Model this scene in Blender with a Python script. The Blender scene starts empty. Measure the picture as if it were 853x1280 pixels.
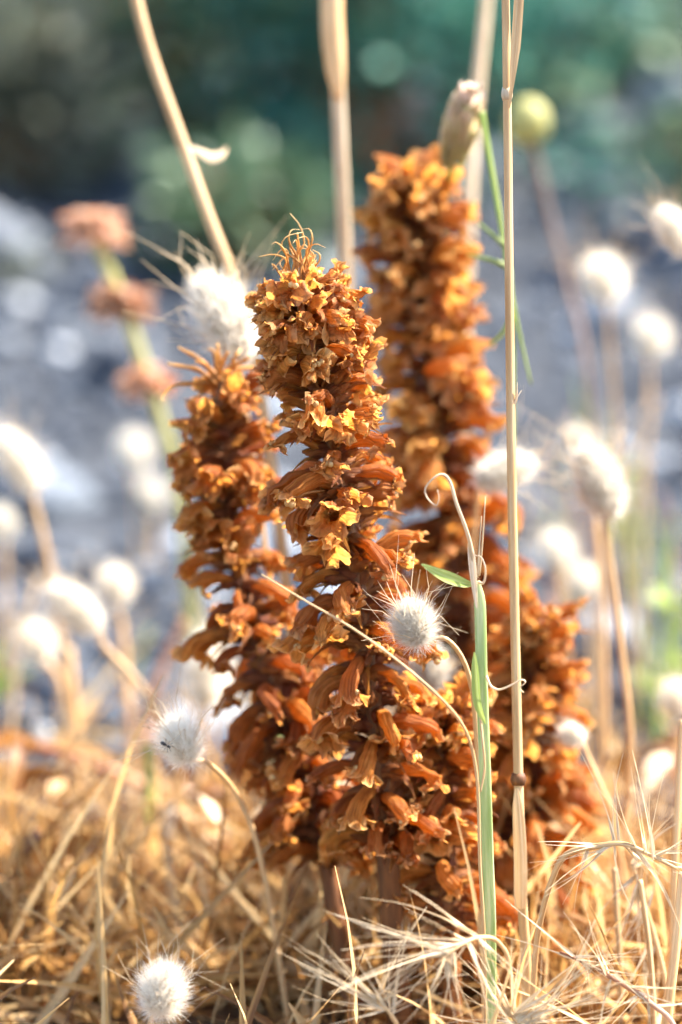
import bpy, math, random
from mathutils import Vector, Matrix, noise
R = math.radians
sc = bpy.context.scene
col = sc.collection

# ------------------------------------------------------------------ camera
PITCH = R(12.0)
CAM = Vector((0.0, -0.631, 0.2385))
FOCUS = 0.629
cd = bpy.data.cameras.new('camera')
cd.sensor_fit = 'VERTICAL'; cd.sensor_height = 36.0; cd.sensor_width = 24.0; cd.lens = 100.0
cd.clip_start = 0.02; cd.clip_end = 500.0
cd.dof.use_dof = True; cd.dof.focus_distance = FOCUS; cd.dof.aperture_fstop = 6.6
cam = bpy.data.objects.new('camera', cd); col.objects.link(cam)
cam.location = CAM; cam.rotation_euler = (math.pi/2 - PITCH, 0, 0)
sc.camera = cam
FWD = Vector((0, math.cos(PITCH), -math.sin(PITCH)))
UP = Vector((0, math.sin(PITCH), math.cos(PITCH)))
RT = Vector((1, 0, 0))
def at(px, py, d):
    """a point of the place seen at photograph pixel (px, py), d metres in front of the camera"""
    k = 0.36/1280
    return CAM + d*(FWD + RT*((px-426.5)*k) + UP*((640-py)*k))

# ------------------------------------------------------------------ light
SUN_EL, SUN_AZ = R(47), R(67)      # azimuth measured from +Y (away from camera) towards +X (right)
world = bpy.data.worlds.new('World'); sc.world = world; world.use_nodes = True
wn = world.node_tree.nodes; wl = world.node_tree.links
bg = wn['Background']; sky = wn.new('ShaderNodeTexSky')
sky.sky_type = 'NISHITA'; sky.sun_disc = False
sky.sun_elevation = SUN_EL; sky.sun_rotation = SUN_AZ
wl.new(sky.outputs[0], bg.inputs[0]); bg.inputs[1].default_value = 0.125
sd = bpy.data.lights.new('sun', 'SUN'); sd.energy = 5.0; sd.angle = R(0.5); sd.color = (1.0, 0.93, 0.82)
sun = bpy.data.objects.new('sun', sd); col.objects.link(sun)
SUND = Vector((math.sin(SUN_AZ)*math.cos(SUN_EL), math.cos(SUN_AZ)*math.cos(SUN_EL), math.sin(SUN_EL)))
sun.rotation_euler = SUND.to_track_quat('Z', 'Y').to_euler()
sun.location = SUND*3
sc.view_settings.view_transform = 'Standard'; sc.view_settings.look = 'None'
sc.view_settings.gamma = 1.0; sc.view_settings.use_curve_mapping = False
sc.view_settings.exposure = 2.27
sc.cycles.use_denoising = True
sc.cycles.max_bounces = 4; sc.cycles.transmission_bounces = 4; sc.cycles.diffuse_bounces = 4; sc.cycles.glossy_bounces = 2
sc.cycles.use_adaptive_sampling = True; sc.cycles.adaptive_threshold = 0.03
sc.cycles.sample_clamp_indirect = 6.0

# ------------------------------------------------------------------ helpers
GZ = -0.03                                             # level of the ground where the spikes grow
class MB:
    """collects strips and tubes, builds ONE mesh"""
    def __init__(s): s.v=[]; s.f=[]; s.uv=[]; s.t=[]
    def grid(s, rows, uvs, ts, closed=False):
        b=len(s.v); n=len(rows[0])
        for r,u,t in zip(rows,uvs,ts):
            s.v += [tuple(p) for p in r]; s.uv += u; s.t += t
        for i in range(len(rows)-1):
            for j in range(n if closed else n-1):
                k=(j+1)%n
                s.f.append((b+i*n+j, b+i*n+k, b+(i+1)*n+k, b+(i+1)*n+j))
    def tube(s, pts, rad, n=8, tint=None, squash=1.0, ridge=0.0, caps=True):
        pts=[Vector(p) for p in pts]; m=len(pts)
        x=None; rows=[];uvs=[];ts=[]; L=0
        for i,p in enumerate(pts):
            T=(pts[min(i+1,m-1)]-pts[max(i-1,0)]).normalized()
            if x is None:
                x=T.cross(Vector((0,1,0.01))).normalized()
            x=(x-T*x.dot(T)).normalized(); y=T.cross(x)
            if i: L+=(p-pts[i-1]).length
            r=rad[i] if hasattr(rad,'__len__') else rad
            row=[];u=[];tt=[]
            for j in range(n):
                a=2*math.pi*j/n; rr=r*(1+ridge*math.cos(3*a))
                row.append(p+x*(math.cos(a)*rr)+y*(math.sin(a)*rr*squash)); u.append((j/n, L)); tt.append(tint if tint is not None else i/(m-1))
            rows.append(row);uvs.append(u);ts.append(tt)
        b=len(s.v); s.grid(rows,uvs,ts,True)
        if caps:
            s.f.append(tuple(b+j for j in reversed(range(n)))); s.f.append(tuple(b+(m-1)*n+j for j in range(n)))
    def ribbon(s, pts, wid, side=None, fold=0.0, tint=0.0, twist=0.0):
        pts=[Vector(p) for p in pts]; m=len(pts); rows=[];uvs=[];ts=[]; L=0
        if side is None:
            side=(pts[-1]-pts[0]).cross(Vector((random.uniform(-1,1),random.uniform(-1,1),random.uniform(-1,1)))).normalized()
        for i,p in enumerate(pts):
            T=(pts[min(i+1,m-1)]-pts[max(i-1,0)]).normalized()
            sd=Vector(side); sd=(sd-T*sd.dot(T)).normalized(); N=T.cross(sd)
            if twist:
                a=twist*i/(m-1); sd,N=sd*math.cos(a)+N*math.sin(a), N*math.cos(a)-sd*math.sin(a)
            if i: L+=(p-pts[i-1]).length
            w=(wid[i] if hasattr(wid,'__len__') else wid)*0.5
            if fold:
                rows.append([p-sd*w, p+N*(fold*w), p+sd*w]); uvs.append([(0,L),(.5,L),(1,L)]); ts.append([tint]*3)
            else:
                rows.append([p-sd*w, p+sd*w]); uvs.append([(0,L),(1,L)]); ts.append([tint]*2)
        s.grid(rows,uvs,ts)
    def ball(s, c, r, nu=8, nv=6, sc3=(1,1,1), tint=0.0, jit=0.0, rot=None):
        rows=[];uvs=[];ts=[]
        for i in range(nv+1):
            a=math.pi*i/nv; row=[];u=[];t=[]
            for j in range(nu):
                b=2*math.pi*j/nu
                d=Vector((math.sin(a)*math.cos(b)*sc3[0], math.sin(a)*math.sin(b)*sc3[1], math.cos(a)*sc3[2]))*r
                if jit: d*=1+jit*noise.noise(d*(1.7/r)+Vector(c)*97)
                if rot: d=rot@d
                row.append(Vector(c)+d); u.append((j/nu, i/nv)); t.append(tint)
            rows.append(row);uvs.append(u);ts.append(t)
        s.grid(rows,uvs,ts,True)
    def mesh(s, name, smooth=True):
        me=bpy.data.meshes.new(name); me.from_pydata(s.v,[],s.f)
        a=me.attributes.new('tint','FLOAT','POINT'); a.data.foreach_set('value', s.t)
        uvl=me.uv_layers.new(name='UVMap')
        li=[0]*len(me.loops); me.loops.foreach_get('vertex_index', li)
        flat=[]
        for i in li: flat += s.uv[i]
        uvl.data.foreach_set('uv', flat)
        if smooth: me.polygons.foreach_set('use_smooth',[True]*len(me.polygons))
        me.update(); return me
    def build(s, name, mat, parent=None, smooth=True):
        return link(name, s.mesh(name, smooth), mat, parent)
def link(name, me, mat, parent=None):
    if mat is not None and not me.materials: me.materials.append(mat)
    o=bpy.data.objects.new(name, me); col.objects.link(o)
    if parent is not None:
        o.parent=parent
        if parent.type=='EMPTY' and parent.get('offset'): o.location=-parent.location
    return o
def tag(o, label, cat, group=None, kind=None):
    if label: o['label']=label
    if cat: o['category']=cat
    if group: o['group']=group
    if kind: o['kind']=kind
    return o
def empty(name, loc, label, cat, group=None):
    """an Empty at a thing's base; its parts are modelled in world coordinates"""
    o=bpy.data.objects.new(name,None); o.empty_display_size=.01; col.objects.link(o); o.location=loc
    o['offset']=1
    return tag(o,label,cat,group)
def place(o, parent, M):
    o.parent=parent; o.matrix_basis=Matrix.Translation(-parent.location)@M
def spline(pts, n=24):
    """Catmull-Rom through points"""
    P=[Vector(p) for p in pts]; P=[2*P[0]-P[1]]+P+[2*P[-1]-P[-2]]; m=len(P)-3; out=[]
    for i in range(n+1):
        u=i/n*m; k=min(int(u),m-1); t=u-k; a,b,c,d=P[k:k+4]
        out.append(0.5*((2*b)+(c-a)*t+(2*a-5*b+4*c-d)*t*t+(3*b-a-3*c+d)*t**3))
    return out
def lerp(a,b,t): return a+(b-a)*t
def down(p, z=None):
    """extend a point to the ground below"""
    p=Vector(p); return Vector((p.x,p.y,ground_z(p.x,p.y) if z is None else z))

# ------------------------------------------------------------------ materials
def newmat(name):
    m=bpy.data.materials.new(name); m.use_nodes=True; nt=m.node_tree; nt.nodes.clear()
    return m,nt,nt.nodes,nt.links
def N(nt,t,**kw):
    n=nt.nodes.new(t)
    for k,v in kw.items(): setattr(n,k,v)
    return n
def ramp(nt, fac, stops):
    r=N(nt,'ShaderNodeValToRGB'); e=r.color_ramp.elements
    while len(e)<len(stops): e.new(0.5)
    for el,(p,c) in zip(e,stops): el.position=p; el.color=(*c,1)
    nt.links.new(fac,r.inputs[0]); return r.outputs[0]
def mixc(nt, f, a, b, mode='MIX'):
    n=N(nt,'ShaderNodeMix',data_type='RGBA',blend_type=mode)
    for s,v in ((n.inputs[0],f),(n.inputs[6],a),(n.inputs[7],b)):
        if hasattr(v,'is_output'): nt.links.new(v,s)
        elif isinstance(v,tuple): s.default_value=(*v,1)
        else: s.default_value=v
    return n.outputs[2]
def mth(nt, op, a, b=0.0):
    n=N(nt,'ShaderNodeMath',operation=op)
    for s,v in zip(n.inputs,(a,b)):
        if hasattr(v,'is_output'): nt.links.new(v,s)
        else: s.default_value=v
    return n.outputs[0]
def uvnoise(nt, su, sv, detail=3.0, rnd=None, rough=.6):
    uv=N(nt,'ShaderNodeUVMap'); mp=N(nt,'ShaderNodeMapping'); mp.inputs['Scale'].default_value=(su,sv,1)
    nt.links.new(uv.outputs[0],mp.inputs[0]); n=N(nt,'ShaderNodeTexNoise',noise_dimensions='4D'); n.inputs['Scale'].default_value=1.0
    n.inputs['Detail'].default_value=detail; n.inputs['Roughness'].default_value=rough
    nt.links.new(mp.outputs[0],n.inputs['Vector'])
    if rnd is not None: nt.links.new(rnd,n.inputs['W'])
    return n.outputs[0]
def objnoise(nt, scale, detail=3.0, rnd=None):
    tc=N(nt,'ShaderNodeTexCoord'); n=N(nt,'ShaderNodeTexNoise',noise_dimensions='4D'); n.inputs['Scale'].default_value=scale; n.inputs['Detail'].default_value=detail
    nt.links.new(tc.outputs['Object'],n.inputs['Vector'])
    if rnd is not None: nt.links.new(rnd,n.inputs['W'])
    return n.outputs[0]
def finish(m, nt, color, rough=.6, trans=0.0, tcol=None, height=None, bump=.3, dist=.0003, spec=.35):
    out=N(nt,'ShaderNodeOutputMaterial'); p=N(nt,'ShaderNodeBsdfPrincipled')
    nt.links.new(color,p.inputs['Base Color'])
    p.inputs['Roughness'].default_value=rough; p.inputs['Specular IOR Level'].default_value=spec
    bo=None
    if height is not None:
        b=N(nt,'ShaderNodeBump'); b.inputs['Strength'].default_value=bump; b.inputs['Distance'].default_value=dist
        nt.links.new(height,b.inputs['Height']); nt.links.new(b.outputs[0],p.inputs['Normal']); bo=b.outputs[0]
    if trans:
        t=N(nt,'ShaderNodeBsdfTranslucent'); nt.links.new(tcol if tcol is not None else color,t.inputs[0])
        if bo is not None: nt.links.new(bo,t.inputs['Normal'])
        mx=N(nt,'ShaderNodeMixShader'); mx.inputs[0].default_value=trans
        nt.links.new(p.outputs[0],mx.inputs[1]); nt.links.new(t.outputs[0],mx.inputs[2]); nt.links.new(mx.outputs[0],out.inputs[0])
    else: nt.links.new(p.outputs[0],out.inputs[0])
    return m
def tintnode(nt):
    return N(nt,'ShaderNodeAttribute',attribute_name='tint').outputs['Fac']
def rnd_out(nt): return N(nt,'ShaderNodeObjectInfo').outputs['Random']

def petal_mat(name, dark, mid, light, edge, trans):
    m,nt,_,_=newmat(name); rn=rnd_out(nt); w=mth(nt,'MULTIPLY',rn,40.0)
    st=uvnoise(nt,34,2.2,4,w)                      # long dried veins
    mo=objnoise(nt,420,3,w)
    f=mth(nt,'ADD',mth(nt,'MULTIPLY',st,.72),mth(nt,'MULTIPLY',mo,.28))
    c=ramp(nt,f,[(.39,dark),(.5,mid),(.61,light)])
    e=mth(nt,'POWER',tintnode(nt),3.6); e=mth(nt,'MULTIPLY',e,mth(nt,'ADD',.2,mth(nt,'MULTIPLY',st,.9)))
    c=mixc(nt,e,c,edge)
    v=mth(nt,'ADD',.72,mth(nt,'MULTIPLY',rn,.56))
    hs=N(nt,'ShaderNodeHueSaturation'); nt.links.new(v,hs.inputs['Value']); nt.links.new(c,hs.inputs['Color'])
    h=mth(nt,'ADD',.485,mth(nt,'MULTIPLY',rnd_out(nt),.022)); nt.links.new(h,hs.inputs['Hue'])
    tc=mixc(nt,.55,hs.outputs[0],(1.0,.42,.07),'MIX')
    f=mth(nt,'ADD',f,mth(nt,'MULTIPLY',objnoise(nt,1500,2,w),.25))
    return finish(m,nt,hs.outputs[0],.55,trans,tc,f,.9,.0009,.16)
M={}
M['petal']=petal_mat('dried_petal',(.11,.034,.007),(.38,.142,.025),(.58,.245,.056),(.86,.55,.22),.52)
M['petal_deep']=petal_mat('dried_petal_rust',(.10,.030,.007),(.33,.110,.020),(.49,.19,.042),(.76,.43,.15),.48)
M['bract']=petal_mat('dried_bract',(.06,.02,.009),(.16,.055,.018),(.28,.11,.03),(.45,.22,.07),.3)
def stalk_mat(name, stops, trans=0.0, rough=.55, su=6, sv=60, useattr=False, bump=.3):
    m,nt,_,_=newmat(name); rn=rnd_out(nt); w=mth(nt,'MULTIPLY',rn,40.0)
    f=uvnoise(nt,su,sv,4,w)
    if useattr: f=mth(nt,'ADD',mth(nt,'MULTIPLY',f,.5),mth(nt,'MULTIPLY',tintnode(nt),.5))
    c=ramp(nt,f,stops)
    v=mth(nt,'ADD',.8,mth(nt,'MULTIPLY',rn,.4)); c2=N(nt,'ShaderNodeHueSaturation'); nt.links.new(v,c2.inputs['Value']); nt.links.new(c,c2.inputs['Color'])
    return finish(m,nt,c2.outputs[0],rough,trans,None,f,bump,.0003)
M['brown_stem']=stalk_mat('brown_stem',[(.3,(.10,.055,.035)),(.55,(.19,.11,.075)),(.75,(.30,.19,.13))],0,.65,9,90)
M['tuft']=stalk_mat('dried_tuft',[(.3,(.42,.16,.03)),(.55,(.62,.32,.08)),(.8,(.86,.64,.32))],.4,.5,3,300,True)
M['spike_stem']=stalk_mat('spike_stem',[(.3,(.06,.02,.006)),(.55,(.16,.058,.014)),(.75,(.28,.11,.028))],0,.65,9,90)
M['straw']=stalk_mat('straw',[(.3,(.42,.22,.08)),(.5,(.60,.37,.17)),(.72,(.72,.52,.29))],.12,.5,7,40)
M['straw_pale']=stalk_mat('straw_pale',[(.3,(.50,.34,.19)),(.5,(.68,.52,.34)),(.72,(.8,.68,.5))],.25,.5,5,60)
M['straw_mass']=stalk_mat('straw_mass',[(.25,(.20,.08,.022)),(.5,(.60,.335,.105)),(.75,(.84,.60,.30))],.4,.5,3,30,True)
M['awn']=stalk_mat('awn',[(.3,(.50,.34,.16)),(.5,(.68,.52,.32)),(.7,(.80,.70,.53))],.3,.45,4,80)
M['green_stalk']=stalk_mat('green_stalk',[(.34,(.28,.38,.11)),(.5,(.43,.51,.23)),(.64,(.64,.65,.36))],.35,.45,5,40)
M['green_blade']=stalk_mat('green_blade',[(.3,(.19,.26,.05)),(.5,(.30,.37,.09)),(.72,(.44,.48,.18))],.4,.45,5,25)
M['teal_leaf']=stalk_mat('teal_leaf',[(.25,(.015,.075,.058)),(.5,(.042,.17,.13)),(.75,(.11,.30,.21))],.25,.5,3,40,True)
M['olive_leaf']=stalk_mat('olive_leaf',[(.25,(.03,.075,.035)),(.5,(.085,.155,.075)),(.75,(.22,.31,.17))],.2,.5,3,40,True)
M['brown_leaf']=stalk_mat('brown_leaf',[(.25,(.05,.055,.035)),(.5,(.12,.13,.085)),(.75,(.26,.27,.19))],.2,.6,3,40,True)
M['hair']=stalk_mat('tail_hair',[(.3,(.80,.73,.62)),(.7,(.88,.83,.74))],.48,.5,2,20)
M['core']=stalk_mat('tail_core',[(.3,(.50,.42,.28)),(.7,(.70,.63,.48))],.2,.7,6,6)
M['spent']=stalk_mat('spent_whorl',[(.3,(.38,.16,.08)),(.5,(.60,.33,.19)),(.7,(.78,.55,.40))],.3,.6,5,30,True)
M['seed_head']=stalk_mat('seed_head',[(.25,(.40,.36,.10)),(.5,(.66,.52,.34)),(.72,(.88,.72,.66))],.5,.6,3,30,True)
M['bud']=stalk_mat('bud',[(.3,(.36,.33,.08)),(.7,(.56,.52,.20))],.2,.6,5,5)
def black_mat():
    m,nt,_,_=newmat('ant_black'); n=objnoise(nt,900,2); return finish(m,nt,ramp(nt,n,[(.3,(.008,.006,.006)),(.7,(.03,.02,.018))]),.3,spec=.6)
M['ant']=black_mat()
def stone_mat():
    m,nt,_,_=newmat('stone'); rn=rnd_out(nt); w=mth(nt,'MULTIPLY',rn,30.0)
    n=objnoise(nt,40,6,w); f=mth(nt,'ADD',mth(nt,'MULTIPLY',n,.4),mth(nt,'MULTIPLY',mth(nt,'POWER',rn,1.4),.85))
    c=ramp(nt,f,[(.15,(.024,.030,.044)),(.5,(.056,.068,.092)),(.75,(.10,.118,.145)),(.98,(.26,.28,.31))])
    return finish(m,nt,c,.75,height=n,bump=.5,dist=.004)
M['stone']=stone_mat()
def gravel_mat():
    m,nt,_,_=newmat('gravel'); n=objnoise(nt,60,3); f=mth(nt,'ADD',mth(nt,'MULTIPLY',n,.35),mth(nt,'MULTIPLY',tintnode(nt),.7))
    c=ramp(nt,f,[(.15,(.02,.025,.036)),(.5,(.047,.057,.077)),(.8,(.09,.105,.13)),(1.0,(.50,.52,.55))])
    return finish(m,nt,c,.8)
M['gravel']=gravel_mat()
def soil_mat():
    m,nt,_,_=newmat('soil'); n=objnoise(nt,14,8); n2=objnoise(nt,260,6)
    f=mth(nt,'ADD',mth(nt,'MULTIPLY',n,.5),mth(nt,'MULTIPLY',n2,.5))
    c=ramp(nt,f,[(.36,(.012,.015,.021)),(.5,(.033,.038,.048)),(.64,(.07,.076,.086))])
    lit=ramp(nt,f,[(.3,(.035,.018,.008)),(.5,(.10,.052,.02)),(.7,(.22,.13,.055))])      # straw litter trodden into the earth under the plants
    g=N(nt,'ShaderNodeNewGeometry'); sx=N(nt,'ShaderNodeSeparateXYZ'); nt.links.new(g.outputs['Position'],sx.inputs[0])
    yy=mth(nt,'ADD',sx.outputs['Y'],mth(nt,'MULTIPLY',mth(nt,'SUBTRACT',n,.5),.35)); mr=N(nt,'ShaderNodeMapRange'); nt.links.new(yy,mr.inputs[0]); mr.inputs[1].default_value=.14; mr.inputs[2].default_value=.26
    c=mixc(nt,mr.outputs[0],lit,c)
    return finish(m,nt,c,.9,height=n2,bump=.8,dist=.004)
M['soil']=soil_mat()

# ------------------------------------------------------------------ ground: flat where the plants stand, a low stony bank behind
def ground_z(x,y):
    b=max(0.0,y-0.52); t=min(1,max(0,(x-.04)/.28)); z=GZ + (0.115+0.10*t*t*(3-2*t))*b*b/(b+0.18)
    z=min(z,0.75+0.02*math.sin(x)) if z>0.7 else z
    z+= 0.010*noise.noise(Vector((x*3,y*3,0)))*min(1,max(0,(y-.2)*3)) + 0.05*noise.noise(Vector((x*.8,y*.8,7)))*min(1,max(0,y-.6))
    return z
def build_ground():
    mb=MB(); xs=[]; ys=[]
    def axis(fine,far,step):
        a=[];p=0.0
        while p<fine: a.append(p); p+=step
        while p<far: a.append(p); p*=1.35
        return a+[far]
    pos=axis(3.0,120,.06); xs=[-p for p in reversed(pos[1:])]+pos
    ys=[-p for p in reversed(axis(1.0,60,.1)[1:])]+axis(4.0,200,.06)
    rows=[[Vector((x,y,ground_z(x,y))) for x in xs] for y in ys]
    mb.grid(rows,[[(x,y) for x in xs] for y in ys],[[0]*len(xs) for _ in ys])
    g=mb.build('ground',M['soil']); g['kind']='structure'
build_ground()

def stone_mesh(seed):
    random.seed(seed); mb=MB(); s=(random.uniform(.9,1.3),random.uniform(.7,1.0),random.uniform(.5,.75))
    mb.ball((seed*.13,0,0),1.0,14,9,s,jit=.55)
    mb.v=[(x-seed*.13,y,z) for x,y,z in mb.v]
    return mb.mesh('stone')
def build_stones():
    ms=[stone_mesh(i) for i in range(7)]
    random.seed(19); k=0; spots=[]
    while k<280:
        y=.24+2.0*random.random()**1.5; x=random.uniform(-.30,.30)*(y+.63)*.95
        r=random.choice((.005,.007,.010,.014,.02))*random.uniform(.8,1.3)*(0.75+.45*y)
        if any((x-a)**2+(y-b)**2<((r+c)*.75)**2 for a,b,c in spots): continue
        spots.append((x,y,r))
        o=link('stone',ms[k%7],M['stone']); o.location=(x,y,ground_z(x,y)+r*.2); o.scale=(r,r,r)
        o.rotation_euler=(random.uniform(-.3,.3),random.uniform(-.3,.3),random.uniform(0,6.3))
        tag(o,'blue-grey stone among the blurred stones of the bank behind the spikes','stone','stones on the bank'); k+=1
    mb=MB(); random.seed(12)
    for i in range(7500):
        y=.18+2.4*random.random()**1.5; x=random.uniform(-.40,.40)*(max(y,0)+.65); r=random.uniform(.0022,.0065)*(.7+.6*y)
        tt=random.random()**1.6
        if random.random()<.10 and y>.40: tt=random.uniform(.85,1.15); r*=1.3
        mb.ball((x,y,ground_z(x,y)+r*.3),r,6,4,(random.uniform(.8,1.3),random.uniform(.8,1.2),.7),tint=tt,jit=.5)
    tag(mb.build('gravel',M['gravel'],smooth=False),'fine blue-grey gravel covering the bank behind the spikes','gravel',kind='stuff')
build_stones()

# ------------------------------------------------------------------ dried broomrape spikes
def flower_mesh(seed, a0, a1, L, mouth, wilt):
    """one dried two-lipped flower: curved tube, hooded upper lip, frilled three-lobed lower lip. +X outward, +Z up, mm"""
    rg=random.Random(seed); mb=MB(); n=54; mt=12; ml=10
    p=Vector((0,0,0)); cen=[]; tan=[]
    for i in range(mt+1):
        s=i/mt; a=lerp(a0,a1,s**1.6); T=Vector((math.cos(a),0,math.sin(a)))
        cen.append(p.copy()); tan.append(T); p=p+T*(L/mt)
    yb=rg.uniform(-1.6,1.6); flat=rg.uniform(.75,1.05); ph=[rg.uniform(0,6.28) for _ in range(6)]; off=Vector((seed*3.1,seed*1.7,0))
    kink=rg.uniform(.4,.8); kd=rg.uniform(.05,.3)
    rows=[];uvs=[];ts=[]
    def ringdir(T,th):
        u=Vector((0,1,0)); w=Vector((-T.z,0,T.x))      # w: up across the tube
        return w*math.cos(th)+u*math.sin(th)
    for i in range(mt+1):
        s=i/mt; r=lerp(1.05,mouth,s**.9)*(1-.16*math.exp(-((s-.2)/.13)**2))*(1-kd*math.exp(-((s-kink)/.12)**2)) + .35*math.sin(s*3.1)
        row=[];u=[];t=[]
        for j in range(n):
            th=2*math.pi*j/n; d=ringdir(tan[i],th)
            fold=1+.05*math.sin(9*th+ph[0]+s*2)*s+.16*noise.noise(Vector((math.cos(th)*2.2,math.sin(th)*2.2,s*1.6+seed)))*s+.10*math.cos(2*th+ph[1])*wilt
            q=cen[i]+Vector((0,yb*s*s,0))+d*(r*fold*(flat if abs(math.sin(th))>.7 else 1))
            q+=noise.noise_vector(q*.32+off)*(.55*wilt*(.3+s))
            row.append(q);u.append((j/n,s*.62));t.append(.0+.10*s)
        rows.append(row);uvs.append(u);ts.append(t)
    T=tan[-1]; last=rows[-1]
    cum=[Vector(q) for q in last]
    def lobes(th):
        th=(th+math.pi)%(2*math.pi)-math.pi; a=abs(th)
        if a<R(80):      # hood, two lobes
            f=.38+.62*min(1,abs(math.sin(a/R(80)*math.pi)))**.55 if a>R(5) else .45
            return f*uplen, 0
        c=[R(118),R(180)]; b=min(abs(a-c[0]),abs(a-c[1]))/R(31)
        return (.25+.75*max(0,1-min(1,b)**2.2)**.6)*lowlen, 1
    uplen=rg.uniform(3.2,5.2)*(mouth+.6)/3; lowlen=rg.uniform(3.4,5.4)*(mouth+.6)/3
    upcurl=rg.uniform(R(-35),R(75)); lowcurl=rg.uniform(R(70),R(135)); kf=rg.choice((13,15,17,19)); amp=rg.uniform(.45,.8)
    seg=[rg.uniform(-.5,.5) for _ in range(5)]
    for i in range(1,ml+1):
        t=i/ml; row=[];u=[];tt=[]
        for j in range(n):
            th=2*math.pi*j/n; d=ringdir(T,th); ln,low=lobes(th)
            si=seg[int(((th+.6)%(2*math.pi))/(2*math.pi)*5)%5]
            phi=(R(18)+lowcurl*(t**.8)+si*t) if low else (R(-8)+upcurl*(t**1.3)+si*.6*t)
            cum[j]=cum[j]+(T*math.cos(phi)+d*math.sin(phi))*(ln/ml)
            nrm=(d*math.cos(phi)-T*math.sin(phi))
            wob=1.5*noise.noise(Vector((math.cos(th)*1.5,math.sin(th)*1.5,seed*2.3)))
            q=cum[j]+nrm*(amp*t*t*(.6*math.sin((kf-7)*th+ph[2]+t*1.5+wob*2)+1.5*noise.noise(Vector((math.cos(th)*4.5,math.sin(th)*4.5,seed+t*1.2)))))+ringdir(T,th+math.pi/2)*(.5*amp*t*math.sin((kf-9)*th+ph[3]+wob))
            q+=(T*.8+d*.5)*(.9*t*t*noise.noise(Vector((math.cos(th)*6,math.sin(th)*6,seed*1.1))))
            q+=noise.noise_vector(q*.5+off)*(.8*wilt*(.6+.9*t))+noise.noise_vector(q*1.4+off)*(.42*wilt*(.25+t))
            row.append(q);u.append((j/n,.62+.38*t));tt.append(.1+.9*t)
        rows.append(row);uvs.append(u);ts.append(tt)
    mb.grid([[q*.001 for q in r] for r in rows],uvs,ts,True)
    return mb.mesh('flower'), cen[-1]*.001, T
def bract_mesh(seed, droop, ln):
    rg=random.Random(seed); mb=MB(); pts=[];p=Vector((-.5,0,-1.6)); m=9; w=[]
    for i in range(m+1):
        s=i/m; a=lerp(R(28),droop,s); pts.append(p.copy()); p=p+Vector((math.cos(a),.25*math.sin(s*3+seed),math.sin(a)))*(ln/m)
        w.append(3.6*(.75+.5*s*(1-s)*2)*(1-s)**.75+.12)
    rows=[];uv=[];ts=[]
    for i,q in enumerate(pts):
        row=[]
        for j in range(7):
            c=(j-3)/3; x=c*w[i]*.5
            row.append((q+Vector((0,x,abs(c)**1.6*w[i]*.28))+noise.noise_vector(q*.4+Vector((seed,j*.4,0)))*.35)*.001)
        rows.append(row);uv.append([(j/6*.3,i/m) for j in range(7)]);ts.append([.7*(i/m)**2]*7)
    mb.grid(rows,uv,ts); return mb.mesh('bract')
def calyx_mesh(seed):
    rg=random.Random(seed); mb=MB(); rows=[];uv=[];ts=[]; n=16
    for i in range(7):
        s=i/6; row=[]
        for j in range(n):
            th=2*math.pi*j/n; tooth=.35+.65*abs(math.cos(2*th+.4))**1.5
            ln=7.5*tooth*s; r=1.9+.5*s+.5*s*s*tooth
            a=lerp(R(50),R(15),s); row.append((Vector((math.cos(a)*ln-.6,0,math.sin(a)*ln-.3))+Vector((-math.sin(a)*math.cos(th),math.sin(th),math.cos(a)*math.cos(th)))*r*(1-.35*s*tooth)+noise.noise_vector(Vector((seed+th,s*2,0)))*.3)*.001)
        rows.append(row);uv.append([(j/n,s) for j in range(n)]);ts.append([.4*s]*n)
    mb.grid(rows,uv,ts,True); return mb.mesh('calyx')
def style_mesh(seed,end,T):
    rg=random.Random(seed); mb=MB(); pts=[end*.35, end*.8, end+T*.001*rg.uniform(.5,2.5)]; pts=spline(pts,6)
    mb.tube(pts,[.0003]*7,5,tint=.2); q=pts[-1]
    mb.ball(q+Vector((0,.0006,0)),.0008,7,5,tint=.8); mb.ball(q-Vector((0,.0006,0)),.0008,7,5,tint=.8)
    return mb.mesh('style')
VAR={'up':[], 'mid':[], 'low':[]}
for i in range(11):
    g=random.Random(100+i); wl_=g.choice((.7,1.0,1.3,1.9)); th_=g.uniform(.74,1.0)*(.7 if wl_>1.5 else 1)
    for kind,a0,a1,L,mo in (('up',R(g.uniform(50,66)),R(g.uniform(5,30)),g.uniform(9,11.5),th_*g.uniform(2.0,2.6)),
                            ('mid',R(g.uniform(30,55)),R(g.uniform(-38,-8)),g.uniform(10.5,14),th_*g.uniform(2.2,2.8)),
                            ('low',R(g.uniform(18,45)),R(g.uniform(-85,-35)),g.uniform(12.5,16.5),th_*g.uniform(2.1,2.7))):
        sd_=i*7+len(kind)+ord(kind[0])
        me,end,T=flower_mesh(sd_,a0,a1,L,mo,wl_)
        VAR[kind].append((me,bract_mesh(sd_,R({'up':-5,'mid':-45,'low':-80}[kind]+g.uniform(-15,15)),g.uniform(11,16)),calyx_mesh(sd_),style_mesh(sd_,end,T)))
def frame(T, out):
    T=T.normalized(); x=(out-T*out.dot(T)).normalized(); y=T.cross(x)
    m=Matrix.Identity(4)
    for i,v in enumerate((x,y,T)):
        for j in range(3): m[j][i]=v[j]
    return m
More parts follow.
